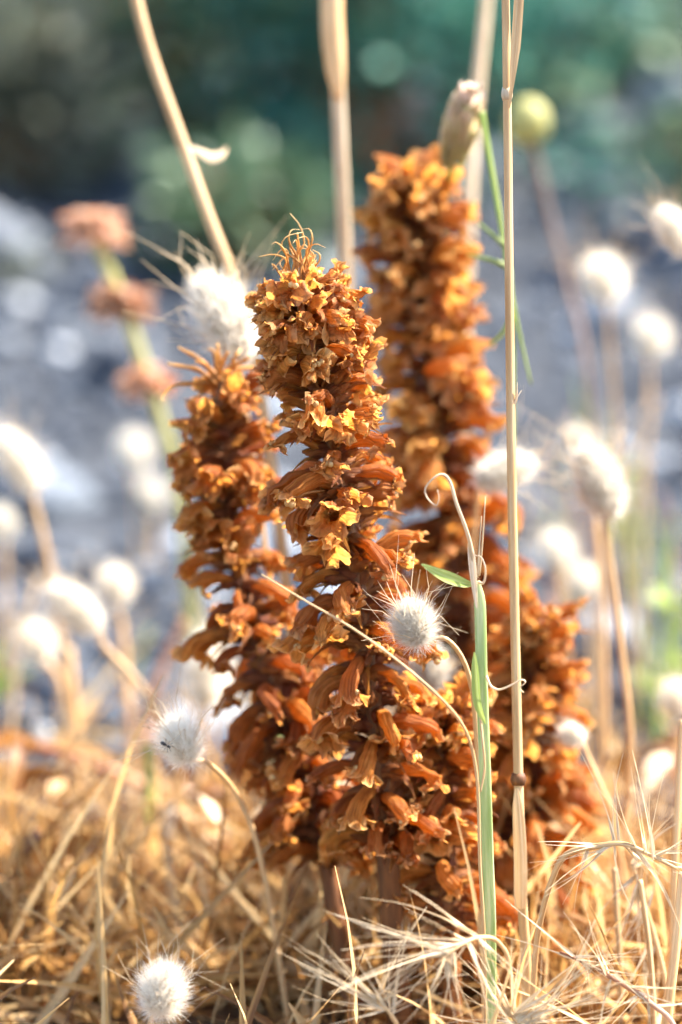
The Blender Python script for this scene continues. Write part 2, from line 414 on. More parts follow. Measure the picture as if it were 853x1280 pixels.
def spike(pix, n, s0, s1, label, mat, seed, power=1.25, size=(.8,1.1), stem_r=(.0016,.0030), tuft=None, upto=.12, lowfrom=.55):
    """pix: axis from top to base; flowers between fractions s0 (top) and s1"""
    rg=random.Random(seed)
    top_down=[at(*p) for p in pix]; last=top_down[-1]; prev=top_down[-2]
    dirn=(last-prev).normalized(); k=(last.z-(GZ-.004))/max(.3,-dirn.z); base=last+dirn*k
    axis=spline(top_down+[base],60)
    root=empty('broomrape_spike',(base.x,base.y,GZ),label,'dried flower','dried broomrape spikes')
    mb=MB(); m=len(axis); mb.tube(axis,[lerp(stem_r[0],stem_r[1],i/(m-1))*(1+.12*noise.noise(Vector((i*.4,seed,0)))) for i in range(m)],12,ridge=.06)
    mb.build('stem',M['spike_stem'],root)
    az=rg.uniform(0,6.28)
    for i in range(n):
        f=(i+.5)/n; s=lerp(s0,s1,f**power); u=s*(m-1); k=min(int(u),m-2); p=axis[k].lerp(axis[k+1],u-k)
        T=(axis[max(k-2,0)]-axis[min(k+3,m-1)]).normalized(); az+=2.39996+rg.uniform(-.22,.22)
        hx=Vector((math.cos(az),math.sin(az),0)); Fm=frame(T,hx)
        kind='up' if f<upto*rg.uniform(.6,1.4) else ('low' if f>lowfrom*rg.uniform(.7,1.3) else 'mid')
        var=rg.choice(VAR[kind]); sz=lerp(size[0],size[1],min(1,f*1.6))*rg.uniform(.85,1.14)
        J=Matrix.Rotation(rg.gauss(0,.25),4,'Z')@Matrix.Rotation(rg.gauss(0,.24),4,'Y')@Matrix.Rotation(rg.gauss(0,.45),4,'X')
        r=lerp(stem_r[0],stem_r[1],s)*.7
        mx=Matrix.Translation(p)@Fm@Matrix.Translation((r,0,0))@J@Matrix.Diagonal((sz*rg.uniform(.92,1.08),sz*rg.uniform(.88,1.12)*rg.choice((-1,1)),sz,1))
        fl=bpy.data.objects.new('flower',var[0]); 
        if not var[0].materials: var[0].materials.append(None)
        fl.material_slots[0].link='OBJECT'; fl.material_slots[0].material=mat; col.objects.link(fl)
        place(fl,root,mx)
        for nm,me,mt in (('bract',var[1],M['bract']),('calyx',var[2],M['bract']),('style',var[3],M['tuft'])):
            if nm=='style' and rg.random()<.45: continue
            if not me.materials: me.materials.append(mt)
            c=bpy.data.objects.new(nm,me); col.objects.link(c); c.parent=fl
    if tuft:
        tips,w,curl=tuft; p=axis[0]; T=(axis[0]-axis[3]).normalized(); d0=pix[0][2]
        for i,(tx,ty) in enumerate(tips):
            e=at(tx,ty,d0+rg.uniform(-.006,.006)); b=p+T*rg.uniform(-.002,.001)+Vector((rg.gauss(0,.0012),rg.gauss(0,.0012),0)); l=(e-b).length
            cz=Vector((rg.gauss(0,1),rg.gauss(0,1),rg.gauss(0,.8)))*l*.12*curl
            pts=spline([b,b.lerp(e,.35)+T*l*.12+cz*.4,b.lerp(e,.72)+T*l*.10-cz*.4,e,e+cz*.7*curl],11)
            ww=[w*(1.15-.85*(q/11)**1.2)*(1+.22*math.sin(q*2+i)) for q in range(12)]
            mb=MB(); mb.tube(pts,[x*.5 for x in ww],6,squash=.5,tint=None); mb.build('tip_bract',M['tuft'],root)
    return root
spike([(378,372,.640),(396,450,.641),(425,600,.645),(452,780,.652),(474,950,.660),(488,1130,.668)],146,.018,.77,
      'sharpest dried orange-brown broomrape spike in the middle, with a wiry tuft on top',M['petal'],3,1.3,(.80,.96),(.0014,.0030),
      ([(342,318),(346,303),(352,312),(358,296),(364,288),(370,300),(376,284),(383,296),(388,287),(394,305),(350,330),(400,318),(366,310),(380,306),(390,322),(356,322),(340,330),(372,292),(386,312)],.00055,1.3))
spike([(278,478,.682),(285,600,.684),(305,740,.686),(350,880,.688),(392,1000,.689),(415,1120,.690)],100,.03,.79,
      'leaning rust-brown broomrape spike left of the sharp one, with straggling finger-like bracts on top',M['petal_deep'],5,1.1,(.85,.97),(.0014,.0026),
      ([(203,497),(212,455),(226,436),(246,452),(262,436),(272,430),(286,440),(300,438),(312,446),(327,462),(338,478),(256,470),(294,452)],.0012,.8),.1,.4)
spike([(512,215,.742),(525,330,.743),(545,520,.745),(572,720,.747),(590,900,.749),(600,1080,.752)],165,.01,.86,
      'tallest blurred orange broomrape spike standing behind the sharp one',M['petal'],8,1.05,(.95,1.15),(.0016,.0032),
      None,.2,.5)
spike([(672,775,.715),(667,880,.716),(658,1000,.718),(643,1110,.72)],84,.02,.85,
      'short broomrape spike behind the tall straw stem, low at the clump\'s edge',M['petal'],13,1.0,(.85,1.0),(.0016,.0028),None,.2,.5)
spike([(553,880,.668),(556,980,.670),(560,1120,.674)],52,.03,.80,
      'short golden-lit broomrape spike just behind the green stalk\'s foot',M['petal'],21,1.0,(.8,.95),(.0015,.0026),None,.15,.55)

# ------------------------------------------------------------------ hare's-tail grass
def tail_meshes(seed, a, b, nh, hl, wk=1.0):
    rg=random.Random(seed); core=MB(); core.ball((0,0,a),1.0,14,10,(b,b,a),jit=.1)
    hair=MB(); awn=MB()
    for i in range(nh):
        z=rg.uniform(-1,1); t=rg.uniform(0,6.283); s=math.sqrt(1-z*z); n_=Vector((s*math.cos(t),s*math.sin(t),z))
        p=Vector((n_.x*b,n_.y*b,a+n_.z*a))*.97; d=(n_*.8+Vector((0,0,.8))+Vector((rg.gauss(0,.38),rg.gauss(0,.38),rg.gauss(0,.3)))).normalized()
        l=hl*rg.uniform(.55,1.2); bnd=Vector((rg.gauss(0,.32),rg.gauss(0,.32),rg.gauss(.05,.3)))*l
        sd_=d.cross(Vector((rg.gauss(0,1),rg.gauss(0,1),rg.gauss(0,1)))).normalized(); w=rg.uniform(.00012,.00022)*wk
        hair.ribbon([p,p+d*l*.5+bnd*.25,p+d*l+bnd],[w,w*.8,w*.25],sd_,tint=rg.random())
    for i in range(34):
        z=rg.uniform(-.5,.95); t=rg.uniform(0,6.283); s=math.sqrt(1-z*z); n_=Vector((s*math.cos(t),s*math.sin(t),z))
        p=Vector((n_.x*b,n_.y*b,a+n_.z*a))*.95; d=(n_*.75+Vector((0,0,.75))).normalized(); l=rg.uniform(.008,.017)
        k=Vector((rg.gauss(0,.25),rg.gauss(0,.25),rg.gauss(-.1,.25)))*l
        awn.tube([p,p+d*l*.55,p+d*l+k],[.00011,.00009,.00004],4,caps=False)
    return core.mesh('head'),hair.mesh('hair'),awn.mesh('awns')
TAILS=[tail_meshes(41,.0052,.0034,2600,.0040),tail_meshes(42,.0080,.0036,3000,.0036),tail_meshes(43,.0045,.0036,2000,.0038),tail_meshes(44,.0050,.0036,6500,.0036,.5)]
def hare_tail(head, tip, stem, label, var=0, size=1.0, stem_r=.0006, awns=True, mat='straw'):
    size*=.84 if head[2]<.69 else .62
    """head: pixel of the head's middle; tip: direction in the picture (dx, dy); stem: further pixels down"""
    hp=at(*head); d=head[2]; ax=(RT*tip[0]-UP*tip[1]+FWD*(tip[2] if len(tip)>2 else 0)).normalized()
    core,hair,awn=TAILS[var]; half=(.0052,.0080,.0045,.0050)[var]*size
    b=hp-ax*half
    pts=[b]+[at(*p) for p in stem]; low=pts[-1]; dr=(pts[-1]-pts[-2]).normalized(); dr=Vector((dr.x*.5,dr.y*.3,min(dr.z,-.6))).normalized()
    gz=ground_z(low.x,low.y); foot=low+dr*max(.002,(low.z-gz+.004)/max(.3,-dr.z)); foot.z=ground_z(foot.x,foot.y)-.003; pts.append(foot)
    root=empty('hares_tail_grass',foot,label,'grass','hare\'s-tail grasses')
    mb=MB(); sp=spline(pts,26); mb.tube(sp,[lerp(stem_r*.8,stem_r*1.3,i/26) for i in range(27)],7); mb.build('stem',M[mat],root)
    q=Vector((0,0,1)).rotation_difference(ax).to_matrix().to_4x4()
    mx=Matrix.Translation(b)@q@Matrix.Rotation(head[0]*.7,4,'Z')@Matrix.Scale(size,4)
    for nm,me,mt in (('head',core,M['core']),('hair',hair,M['hair']),('awns',awn,M['awn'])):
        if nm=='awns' and not awns: continue
        if not me.materials: me.materials.append(mt)
        o=bpy.data.objects.new(nm,me); col.objects.link(o); place(o,root,mx)
    return root
# near and sharp
hare_tail((518,783,.628),(-.25,-1,-.5),[(560,800,.634),(588,850,.640),(598,960,.648),(604,1120,.655)],'white hare\'s-tail head in focus against the sharp broomrape spike',3,1.0)
hare_tail((228,930,.652),(-.35,-1,-.35),[(262,955,.66),(300,1000,.672),(330,1090,.68)],'white hare\'s-tail head with an ant on it, beside the leaning spike',3,1.03)
hare_tail((203,1242,.612),(.25,-1,-.3),[(185,1290,.618)],'white hare\'s-tail head low at the bottom edge, above matted straw',3,1.05)
# blurred
hare_tail((283,402,.70),(-.5,-1,.1),[(300,450,.705),(315,560,.71),(345,800,.72),(360,1000,.73)],'shaggy white hare\'s-tail head between the two left spikes\' tops',1,2.0)
hare_tail((25,580,.86),(-.6,-1,0),[(42,625,.86),(60,700,.86),(85,850,.86),(100,960,.87)],'large white hare\'s-tail head at the picture\'s left edge, highest on that side',1,1.75,.0011)
hare_tail((97,763,.80),(-.75,-.65,0),[(130,808,.80),(165,845,.80),(198,895,.80),(225,980,.81)],'white hare\'s-tail head tilted to the left on a slanting stem',1,1.6,.0011)
hare_tail((145,735,.88),(.05,-1,.4),[(152,780,.88),(158,860,.88),(165,980,.88)],'small round white hare\'s-tail head right behind the tilted one',2,1.6,.001)
hare_tail((47,806,.90),(-.2,-1,.3),[(70,840,.90),(88,900,.90),(100,990,.90)],'round white hare\'s-tail head below and left of the tilted one',2,1.7,.0013)
hare_tail((258,842,.80),(.1,-1,.1),[(256,890,.80),(250,960,.80),(245,1020,.80)],'broad white hare\'s-tail head half hidden behind the leaning spike',1,1.9,.001)
hare_tail((538,838,.70),(.2,-1,0),[(548,880,.70),(560,1000,.70)],'soft white hare\'s-tail head tucked behind the sharp white one at the middle spike',0,1.25)
hare_tail((756,352,.93),(-.15,-1,.3),[(760,400,.93),(775,600,.94),(790,840,.95)],'round white hare\'s-tail head high on the right, upper of two',2,1.95,.0009)
hare_tail((814,424,.98),(.3,-1,.5),[(812,470,.98),(806,620,.99),(800,800,1.0)],'smaller white hare\'s-tail head high on the right, lower of two',2,1.75,.0009)
hare_tail((846,292,.76),(-.6,-1,0),[(862,330,.76),(880,450,.76),(885,800,.77)],'bristly white hare\'s-tail head cut by the right edge near the top',1,1.25)
hare_tail((750,607,.735),(-.45,-1,0),[(758,650,.735),(768,740,.735),(780,840,.735),(787,910,.735),(786,990,.738)],'cream hare\'s-tail head on a thin upright stem right of the straw',1,1.75,.0008)
hare_tail((726,560,.86),(-.3,-1,.1),[(740,620,.80),(752,750,.80),(756,900,.80)],'blurred hare\'s-tail head peeping over the cream one from behind',0,1.3,.0008)
hare_tail((628,590,.715),(.9,-.35,.1),[(600,602,.72),(592,700,.73),(600,900,.74)],'bristly cream hare\'s-tail head behind the tall straw stem',1,1.35)
hare_tail((696,690,.93),(-.2,-1,.4),[(702,740,.93),(712,860,.93)],'faint white hare\'s-tail head below the cream one, left of two',2,1.6,.0009)
hare_tail((730,728,.96),(.2,-1,.4),[(735,770,.96),(742,880,.96)],'faint white hare\'s-tail head below the cream one, right of two',2,1.35,.0009)
hare_tail((846,876,.80),(.2,-1,.1),[(850,920,.80),(848,1000,.80)],'white hare\'s-tail head cut by the right edge halfway down',2,1.35)
hare_tail((718,920,.70),(-.75,-.5,.1),[(735,945,.70),(752,985,.70),(770,1040,.705)],'tiny white hare\'s-tail head beside the short spike\'s lower right',2,.85)
hare_tail((168,565,1.15),(.2,-1,.4),[(172,640,1.15),(175,800,1.15)],'pale far hare\'s-tail head above the stones, upper of two',2,1.9,.001,False)
hare_tail((190,622,1.15),(-.2,-1,.4),[(192,680,1.15),(190,820,1.15)],'pale far hare\'s-tail head above the stones, lower of two',2,1.8,.001,False)
hare_tail((2,655,1.0),(-.2,-1,.4),[(5,700,1.0),(10,860,1.0)],'white hare\'s-tail head almost cut away by the left edge',2,1.5,.001,False)

# the ant on the white head
def build_ant():
    c=at(207,931,.6445); ax=(RT*.8-UP*.45).normalized(); up=-FWD; q=frame(up,ax)
    root=empty('ant',c,'tiny black ant on the white hare\'s-tail head beside the leaning spike','ant')
    def P(x,y,z): return c+q.to_3x3()@(Vector((x,y,z))*.00075)
    mb=MB(); r3=q.to_3x3()
    mb.ball(P(1.25,0,.1),.00036,9,7,(1.1,.9,.8),rot=r3); mb.ball(P(.45,0,.1),.00030,9,7,(1.5,.8,.8),rot=r3)
    mb.ball(P(-.8,0,.15),.00052,9,7,(1.35,.9,.85),rot=r3); mb.tube([P(1.2,0,.1),P(.4,0,.1),P(-.7,0,.12)],.00014,6)
    mb.build('body',M['ant'],root)
    for k,x in enumerate((.75,.45,.15)):
        for s in (-1,1):
            mb=MB(); e=(.9,0,-.9)[k]; mb.tube([P(x,.2*s,.1),P(x+e*.5,.9*s,.5),P(x+e,1.6*s,-.4)],.00006,5); mb.build('leg',M['ant'],root)
    for s in (-1,1):
        mb=MB(); mb.tube([P(1.5,.15*s,.2),P(1.9,.7*s,.4),P(2.6,.8*s,.3)],.00005,5); mb.build('antenna',M['ant'],root)
build_ant()

# ------------------------------------------------------------------ tall straw stems and stalks
def to_ground(pts, bend=.3):
    low=pts[-1]; dr=(pts[-1]-pts[-2]).normalized(); dr=Vector((dr.x*bend,dr.y*bend,-abs(dr.z) if abs(dr.z)>.5 else -.6)).normalized()
    foot=low+dr*((low.z-ground_z(low.x,low.y)+.004)/max(.3,-dr.z)); foot.z=ground_z(foot.x,foot.y)-.003
    return pts+[foot]
def stalk(name, pix, r, label, cat='stem', mat='straw', group=None, taper=.75, n=40, ridge=.05, ground=True):
    pts=[at(*p) for p in pix]
    if ground: pts=to_ground(pts)
    root=empty(name,pts[-1],label,cat,group); sp=spline(pts,n); mb=MB()
    mb.tube(sp,[lerp(r*taper,r,i/n) for i in range(n+1)],10,ridge=ridge); mb.build('stem',M[mat],root)
    return root,sp
# sharp straw in front of the spikes
root,sp=stalk('straw',[(631,-60,.628),(633,60,.628),(635,200,.629),(637,400,.630),(640,620,.633),(644,800,.637),(648,975,.641),(653,1130,.647),(658,1220,.652)],.00122,
    'sharp tall pale straw stem with a dark node, in front of the spikes',n=60,taper=.72)
nd=at(648,975,.641); mb=MB(); mb.tube([nd+UP*.0016,nd+UP*.0006,nd-UP*.0002,nd-UP*.0012],[.00135,.00175,.0018,.0014],12,tint=.2); mb.build('node',M['spike_stem'],root)
mb=MB(); mb.ribbon(spline([at(651,-40,.628),at(647,30,.6275),at(642,85,.627),at(637,135,.6275)],14),[.0022]*8+[.0019,.0017,.0014,.0011,.0008,.0006,.0004],RT,.35); mb.build('sheath_leaf',M['straw'],root)
for pp in ([(640,530,.6315),(643,505,.631),(652,488,.63)],[(641,510,.6315),(646,500,.631),(647,478,.63)]):
    mb=MB(); mb.tube(spline([at(*p) for p in pp],6),[.0002]*5+[.0001,.00005],5); mb.build('fibre',M['straw_pale'],root)
nd=at(634,118,.6285); mb=MB(); mb.tube([nd+UP*.0016,nd+UP*.0005,nd-UP*.0003,nd-UP*.0014],[.0010,.00125,.00128,.0010],12,tint=.2); mb.build('node',M['straw_pale'],root)
mb=MB(); mb.ribbon(spline([at(651,1135,.6455),at(651,1080,.643),at(649,1030,.641),at(646,985,.640)],14),[.0028,.0030,.0031,.0031,.0031,.003,.003,.003,.0029,.0028,.0027,.0025,.0022,.0016,.0007],RT,-.5); mb.build('sheath',M['straw'],root)
# blurred tall stems
root,_=stalk('straw',[(160,-50,.74),(183,50,.738),(228,180,.735),(262,275,.732),(292,358,.73),(330,520,.73),(365,800,.735),(380,1000,.74)],.00165,'thick slanting pinkish straw stem crossing the upper left',mat='straw',taper=.9)
mb=MB(); mb.ribbon(spline([at(233,183,.735),at(250,190,.738),at(265,197,.742),at(280,192,.745),at(284,184,.748)],10),[.0004,.0012,.0016,.002,.0024,.0026,.0024,.002,.0015,.001,.0004],UP,.3); mb.build('dry_leaf',M['straw_pale'],root)
root,_=stalk('straw',[(417,-50,.76),(420,60,.76),(426,200,.765),(431,330,.77),(440,600,.775),(450,900,.78)],.0020,'blurred upright straw stem with a thick sheath, rising behind the sharp spike',mat='straw_pale',taper=.9)
mb=MB(); mb.tube(spline([at(416,-50,.757),at(415,20,.757),at(419,80,.757),at(424,125,.7585)],10),[.0028,.0029,.003,.003,.003,.003,.0028,.0026,.0022,.0017,.001],10,squash=.7); mb.build('sheath',M['straw'],root)
stalk('grass_stem',[(612,-50,.83),(604,40,.83),(594,140,.83),(587,260,.83),(580,480,.835),(585,800,.84)],.0020,'blurred greyish stem beside the seed head at the top',mat='straw_pale')
# green jointed stem behind, with two side branches
root,_=stalk('green_weed',[(602,140,.70),(607,170,.70),(622,255,.70),(634,330,.70),(646,400,.70),(664,480,.70)],.00025,'thin blurred green stem zigzagging behind the tall straw','stem','green_blade',taper=3.6,ground=False)
for pp in ([(634,310,.70),(618,295,.70),(598,278,.71)],[(637,334,.70),(615,325,.70),(585,318,.712)],[(640,395,.70),(630,415,.705),(612,432,.715)],[(636,335,.70),(640,420,.70),(640,600,.705),(645,800,.71),(650,1000,.715)]):
    pts=[at(*p) for p in pp]
    if len(pp)==5: pts=to_ground(pts)
    mb=MB(); mb.tube(spline(pts,14),[lerp(.0008,.0003 if len(pp)<5 else .0009,k/14) for k in range(15)],7); mb.build('branch',M['green_blade'],root)
# seed head at the top
def build_seed_head():
    b=at(565,206,.725); t=at(588,112,.715); root=empty('seed_head',down(at(572,1000,.80)),'plump purplish-green grass seed head leaning above the tallest spike','seed head')
    mb=MB(); mb.tube(spline([b,at(556,260,.755),at(550,400,.79),at(562,800,.80),at(572,1000,.80),down(at(572,1000,.80))],24),.0008,7); mb.build('stem',M['green_blade'],root)
    rg=random.Random(5); ax=(t-b)
    mb=MB(); mb.ball(b+ax*.48,1.0,14,12,(.0036,.0036,ax.length*.5),jit=.15,rot=Vector((0,0,1)).rotation_difference(ax.normalized()).to_matrix()); mb.build('head',M['bud'],root)
    for i in range(120):
        f=rg.uniform(-.06,.90); a=rg.uniform(0,6.28); d=Vector((math.cos(a),math.sin(a),0)); p=b+ax*f
        rad=.0072*max(.02,math.sin(math.pi*(.20+.80*f)))**.85
        o=(d*.30+ax.normalized()).normalized(); mb=MB(); q=p+d*rad*.55
        mb.ribbon([q,q+o*.0022,q+o*.0046],[.0016,.0030,.0012],o.cross(d),.6,tint=max(0,f)*.6+rg.random()*.4); mb.build('spikelet',M['seed_head'],root)
build_seed_head()
# yellow-green round bud on a brown stem, far right top
def build_bud():
    c=at(659,153,.96); root=empty('round_bud',down(at(730,430,.94)),'round yellow-green bud on a blurred brown stem at upper right','bud')
    mb=MB(); mb.ball(c,.0076,14,10,(1,1,1.08),jit=.12); mb.build('bud_head',M['bud'],root)
    mb=MB(); mb.tube(spline([c,at(672,200,.96),at(690,280,.96),at(712,360,.955),at(735,470,.94),at(760,800,.95),down(at(765,900,.95))],24),.0010,8); mb.build('stem',M['brown_stem'],root)
build_bud()
# green stalk with withered top
def build_green_stalk():
    base=to_ground([at(607,1000,.632),at(614,1190,.640)])[-1]
    root=empty('green_grass_plant',base,'flat pale-green grass stalk with a withered curling top, in front of the spikes','stalk')
    ax=spline([at(597,726,.622),at(600,760,.622),at(602,850,.623),at(606,960,.626),at(610,1080,.632),at(614,1190,.638),base],40)
    w=[.0008+.0011*min(1,i/6) if i<30 else .0019-.0007*(i-30)/10 for i in range(41)]
    mb=MB(); mb.tube(ax,[x*.68 for x in w],12,squash=.45,ridge=.05); mb.build('stem',M['green_stalk'],root)
    def rib(name,pp,w,mat,fold=.3,side=None,n=16):
        pts=spline([at(*p) for p in pp],n); ws=[max(.00012,w*math.sin(math.pi*min(1,(i+.6)/(n+.8)))**.7) for i in range(n+1)]
        mb=MB(); mb.ribbon(pts,ws,side or RT,fold); return mb.build(name,M[mat],root)
    rib('leaf',[(593,731,.621),(578,728,.619),(562,722,.617),(548,716,.616),(527,705,.615)],.0026,'green_blade',.35,UP)
    rib('sheath',[(607,905,.6215),(597,880,.6205),(594,840,.620),(593,815,.620)],.0018,'green_blade',.4)
    rib('sheath',[(596,760,.6195),(592,720,.619),(589,690,.619),(586,676,.619)],.0016,'straw_pale',.5)
    def wire(name,pp,r0,r1,mat,n=26):
        pts=spline([at(*p) for p in pp],n); mb=MB(); mb.tube(pts,[lerp(r0,r1,i/n) for i in range(n+1)],6,squash=.6); return mb.build(name,M[mat],root)
    wire('withered_tip',[(594,735,.621),(590,690,.619),(583,662,.617),(571,630,.615),(563,603,.614),(554,593,.613),(543,597,.612),(532,610,.612),(534,622,.612),(545,632,.612),(549,622,.612),(547,612,.612)],.00045,.00016,'straw_pale',40)
    wire('awn',[(597,722,.621),(599,690,.62),(602,645,.619)],.0003,.0001,'awn',8)
    wire('awn',[(599,720,.621),(603,680,.62),(607,620,.618)],.0003,.0001,'awn',8)
    wire('curl',[(598,728,.620),(605,728,.619),(607,712,.618),(602,697,.618),(593,694,.618)],.00035,.00015,'straw_pale')
    wire('tendril',[(608,845,.622),(614,858,.621),(625,862,.620),(640,856,.619),(652,850,.618),(657,853,.618),(650,860,.618),(655,866,.618)],.0003,.00018,'awn')
    wire('tendril',[(600,890,.622),(604,930,.62),(606,960,.62),(601,990,.62)],.0003,.0002,'straw')
build_green_stalk()
# long arching straw across the sharp spike
pts=[(327,718,.612),(380,750,.610),(440,785,.608),(500,828,.608),(556,878,.611),(585,920,.615),(597,980,.620),(600,1080,.626),(606,1190,.632)]
P=to_ground([at(*p) for p in pts]); root=empty('arching_straw',P[-1],'thin arching straw crossing in front of the sharp spike','straw')
mb=MB(); sp=spline(P,50); mb.tube(sp,[lerp(.00016,.00036,min(1,i/30)) for i in range(51)],7); mb.build('stem',M['straw'],root)

# ------------------------------------------------------------------ dried whorled plant, upper left
def build_whorls():
    foot=down(at(250,760,.95)); root=empty('whorled_plant',foot,'blurred dried plant with three stacked orange-brown whorls at upper left','dried plant')
    mb=MB(); mb.tube(spline([at(112,285,.92),at(140,345,.92),at(168,420,.92),at(200,520,.925),at(225,620,.93),foot],24),.0019,8); mb.build('stem',M['bud'],root)
    rg=random.Random(77)
    for (x,y,s) in ((117,290,1.0),(152,382,1.0),(182,482,.85)):
        c=at(x,y,.92); mb=MB()
        for i in range(110):
            a=rg.uniform(0,6.28); e=rg.uniform(-.7,1.1); d=Vector((math.cos(a)*math.cos(e),math.sin(a)*math.cos(e),math.sin(e)*.8))
            l=.0125*s*rg.uniform(.7,1.1); mb.ribbon([c+d*.002,c+d*l*.6+Vector((0,0,.001)),c+d*l],[.002,.0032,.0006],d.cross(Vector((rg.random(),rg.random(),rg.random()))).normalized(),.5,tint=rg.random())
        mb.build('whorl',M['spent'],root)
build_whorls()

# ------------------------------------------------------------------ bristly dry grass heads in the foreground
def bristle_meshes():
    out=[]
    for s in range(6):
        rg=random.Random(300+s); mb=MB()
        for k in range(3):
            a=rg.uniform(-.22,.22); b=rg.uniform(-.22,.22); d=Vector((a,b,1)).normalized(); o=Vector((rg.gauss(0,.0004),rg.gauss(0,.0004),0))
            l=rg.uniform(.007,.010); al=rg.uniform(.010,.022); bend=Vector((rg.gauss(0,.12),rg.gauss(0,.12),0))*al
            sd_=Vector((rg.gauss(0,1),rg.gauss(0,1),0)).normalized(); w=rg.uniform(.0008,.0013)
            mb.ribbon(spline([o,o+d*l*.5,o+d*l,o+d*(l+al*.5)+bend*.3,o+d*(l+al)+bend],10),[w*.5,w*.9,w,w*.85,w*.55,w*.3,.00026,.00024,.0002,.00016,.0001],sd_,.5,tint=rg.random())
        out.append(mb.mesh('spikelet'))
    return out
BR=bristle_meshes()
def bristle_head(stem, dirs, label, size=1.0, seed=1, stem_r=.0005, ground=True, mat='straw', jit=.25):
    """stem: pixels from the tip down; dirs: (fraction along the stem, dx, dy, depth, scale) of each spikelet"""
    rg=random.Random(seed); P=[at(*p) for p in stem]; full=to_ground(P) if ground else P
    root=empty('bristle_grass',full[-1],label,'grass','bristly dry grass heads'); n=30; sp=spline(full,n); sp0=spline(P,n)
    mb=MB(); mb.tube(sp,[lerp(stem_r*.5,stem_r,min(1,i/12)) for i in range(n+1)],7); mb.build('stem',M[mat],root)
    for f,dx,dy,dz,s in dirs:
        d=(RT*dx-UP*dy+FWD*dz+Vector((rg.gauss(0,jit),rg.gauss(0,jit),rg.gauss(0,jit)))*.5).normalized(); p=sp0[min(n,int(f*n))]
        me=rg.choice(BR)
        if not me.materials: me.materials.append(M['awn'])
        o=bpy.data.objects.new('spikelet',me); col.objects.link(o)
        q=Vector((0,0,1)).rotation_difference(d).to_matrix().to_4x4(); ss=size*s*rg.uniform(.85,1.2)
        place(o,root,Matrix.Translation(p)@q@Matrix.Rotation(rg.uniform(0,6.28),4,'Z')@Matrix.Scale(ss,4))
    return root
rg=random.Random(9)
def fan(n,c,spread,f0=0,f1=.5,z=.35,s=1.0):
    out=[]
    for i in range(n):
        a=R(c+rg.uniform(-spread,spread)); out.append((rg.uniform(f0,f1),math.cos(a),-math.sin(a),rg.uniform(-z,z),s*rg.uniform(.8,1.2)))
    return out
# angles: 0 right, 90 up, 180 left, in the picture
bristle_head([(545,1205,.600),(575,1182,.602),(600,1172,.606),(625,1180,.612),(640,1230,.616)],fan(7,185,24,.1,.6,.3,1.0)+fan(2,150,15,.1,.6,.3,.9)+fan(4,255,35,.1,.7,.3,.8)+fan(2,315,25,.3,.8,.3,.85),
    'starburst of pale bristly spikelets at the foot of the green stalk',.8,31)
bristle_head([(655,1290,.612),(640,1270,.612),(650,1300,.614)],fan(9,25,30,0,.6,.4,.9)+fan(6,150,30,0,.6,.4,.8)+fan(3,85,20,0,.5,.3,.7),'bristly dry spikelets rising from the bottom edge below the straw stem',1.0,32,ground=True)
bristle_head([(850,1088,.628),(815,1070,.628),(780,1055,.628),(745,1058,.629),(708,1068,.631),(690,1100,.634),(676,1150,.638),(668,1215,.642)],
    fan(5,75,60,.15,.4,.4,.75)+fan(4,250,16,.35,.5,.3,.5)+fan(2,180,10,.35,.5,.3,.75)+fan(5,335,30,.02,.4,.4,.7),'bristly dry grass head on an arched stem at lower right',.95,33,.0007)
bristle_head([(700,1190,.62),(735,1205,.62),(770,1225,.618),(815,1255,.616),(850,1300,.616)],fan(7,350,30,.0,.8,.3,.6)+fan(5,120,30,.1,.8,.3,.6)+fan(5,240,30,.2,.8,.3,.5),'drooping grass head with small dark spikelets at the lower right corner',.9,34,.0006,mat='spent')
bristle_head([(790,1080,.66),(806,1130,.66),(830,1220,.66),(835,1290,.66)],fan(8,250,60,.0,.6,.4,.7)+fan(5,60,40,0,.4,.3,.6),'second bristly grass head close behind the arched one',.95,35,.0007)
bristle_head([(470,1250,.60),(490,1270,.60),(500,1310,.602)],fan(7,160,40,0,.5,.3,.8)+fan(5,60,40,0,.5,.3,.8),'pale bristles poking up at the bottom edge left of the green stalk',.9,36)
# upright straws at the lower right
for i,(pp,r,l) in enumerate((([(853,900,.66),(848,1000,.66),(843,1090,.662)],.0011,'orange straw stem at the right edge, upper'),
    ([(853,1090,.63),(845,1180,.63),(832,1290,.632)],.0013,'pale thick straw at the right edge\'s foot'),
    ([(768,1085,.67),(771,1140,.67),(775,1220,.67)],.0009,'orange-brown straw below the arched grass head'),
    ([(800,1100,.65),(812,1190,.65),(818,1290,.65)],.0008,'thin straw between the arched head and the right edge'),
    ([(790,985,.72),(775,1060,.72),(770,1140,.72)],.0010,'blurred golden straw leaning above the arched grass head'))):
    stalk('straw',pp,r,l,mat='straw')
# blurred straws at the left
for pp,r,l,m in (([(85,810,.86),(92,900,.86),(97,980,.86)],.0022,'thick orange blurred straw at the left, upright','straw'),
    ([(150,775,.90),(160,880,.90),(165,990,.90)],.0016,'blurred brown straw rising below the small round head','spent'),
    ([(230,775,.88),(205,830,.88),(185,900,.88),(180,1000,.88)],.0014,'bent blurred rust straw behind the leaning spike\'s foot','spent'),
    ([(-10,925,.84),(70,938,.84),(130,960,.84),(190,985,.84),(250,1000,.84)],.0018,'pinkish blurred straw lying across the lower left','spent'),
    ([(290,1055,.78),(250,1080,.78),(215,1100,.78)],.0012,'short orange straw slanting among the matted straw','spent'),
    ([(185,930,.80),(186,980,.80),(188,1040,.80)],.0015,'yellow-green blurred blade under the white head with the ant','green_blade')):
    stalk('straw',pp,r,l,mat=m)
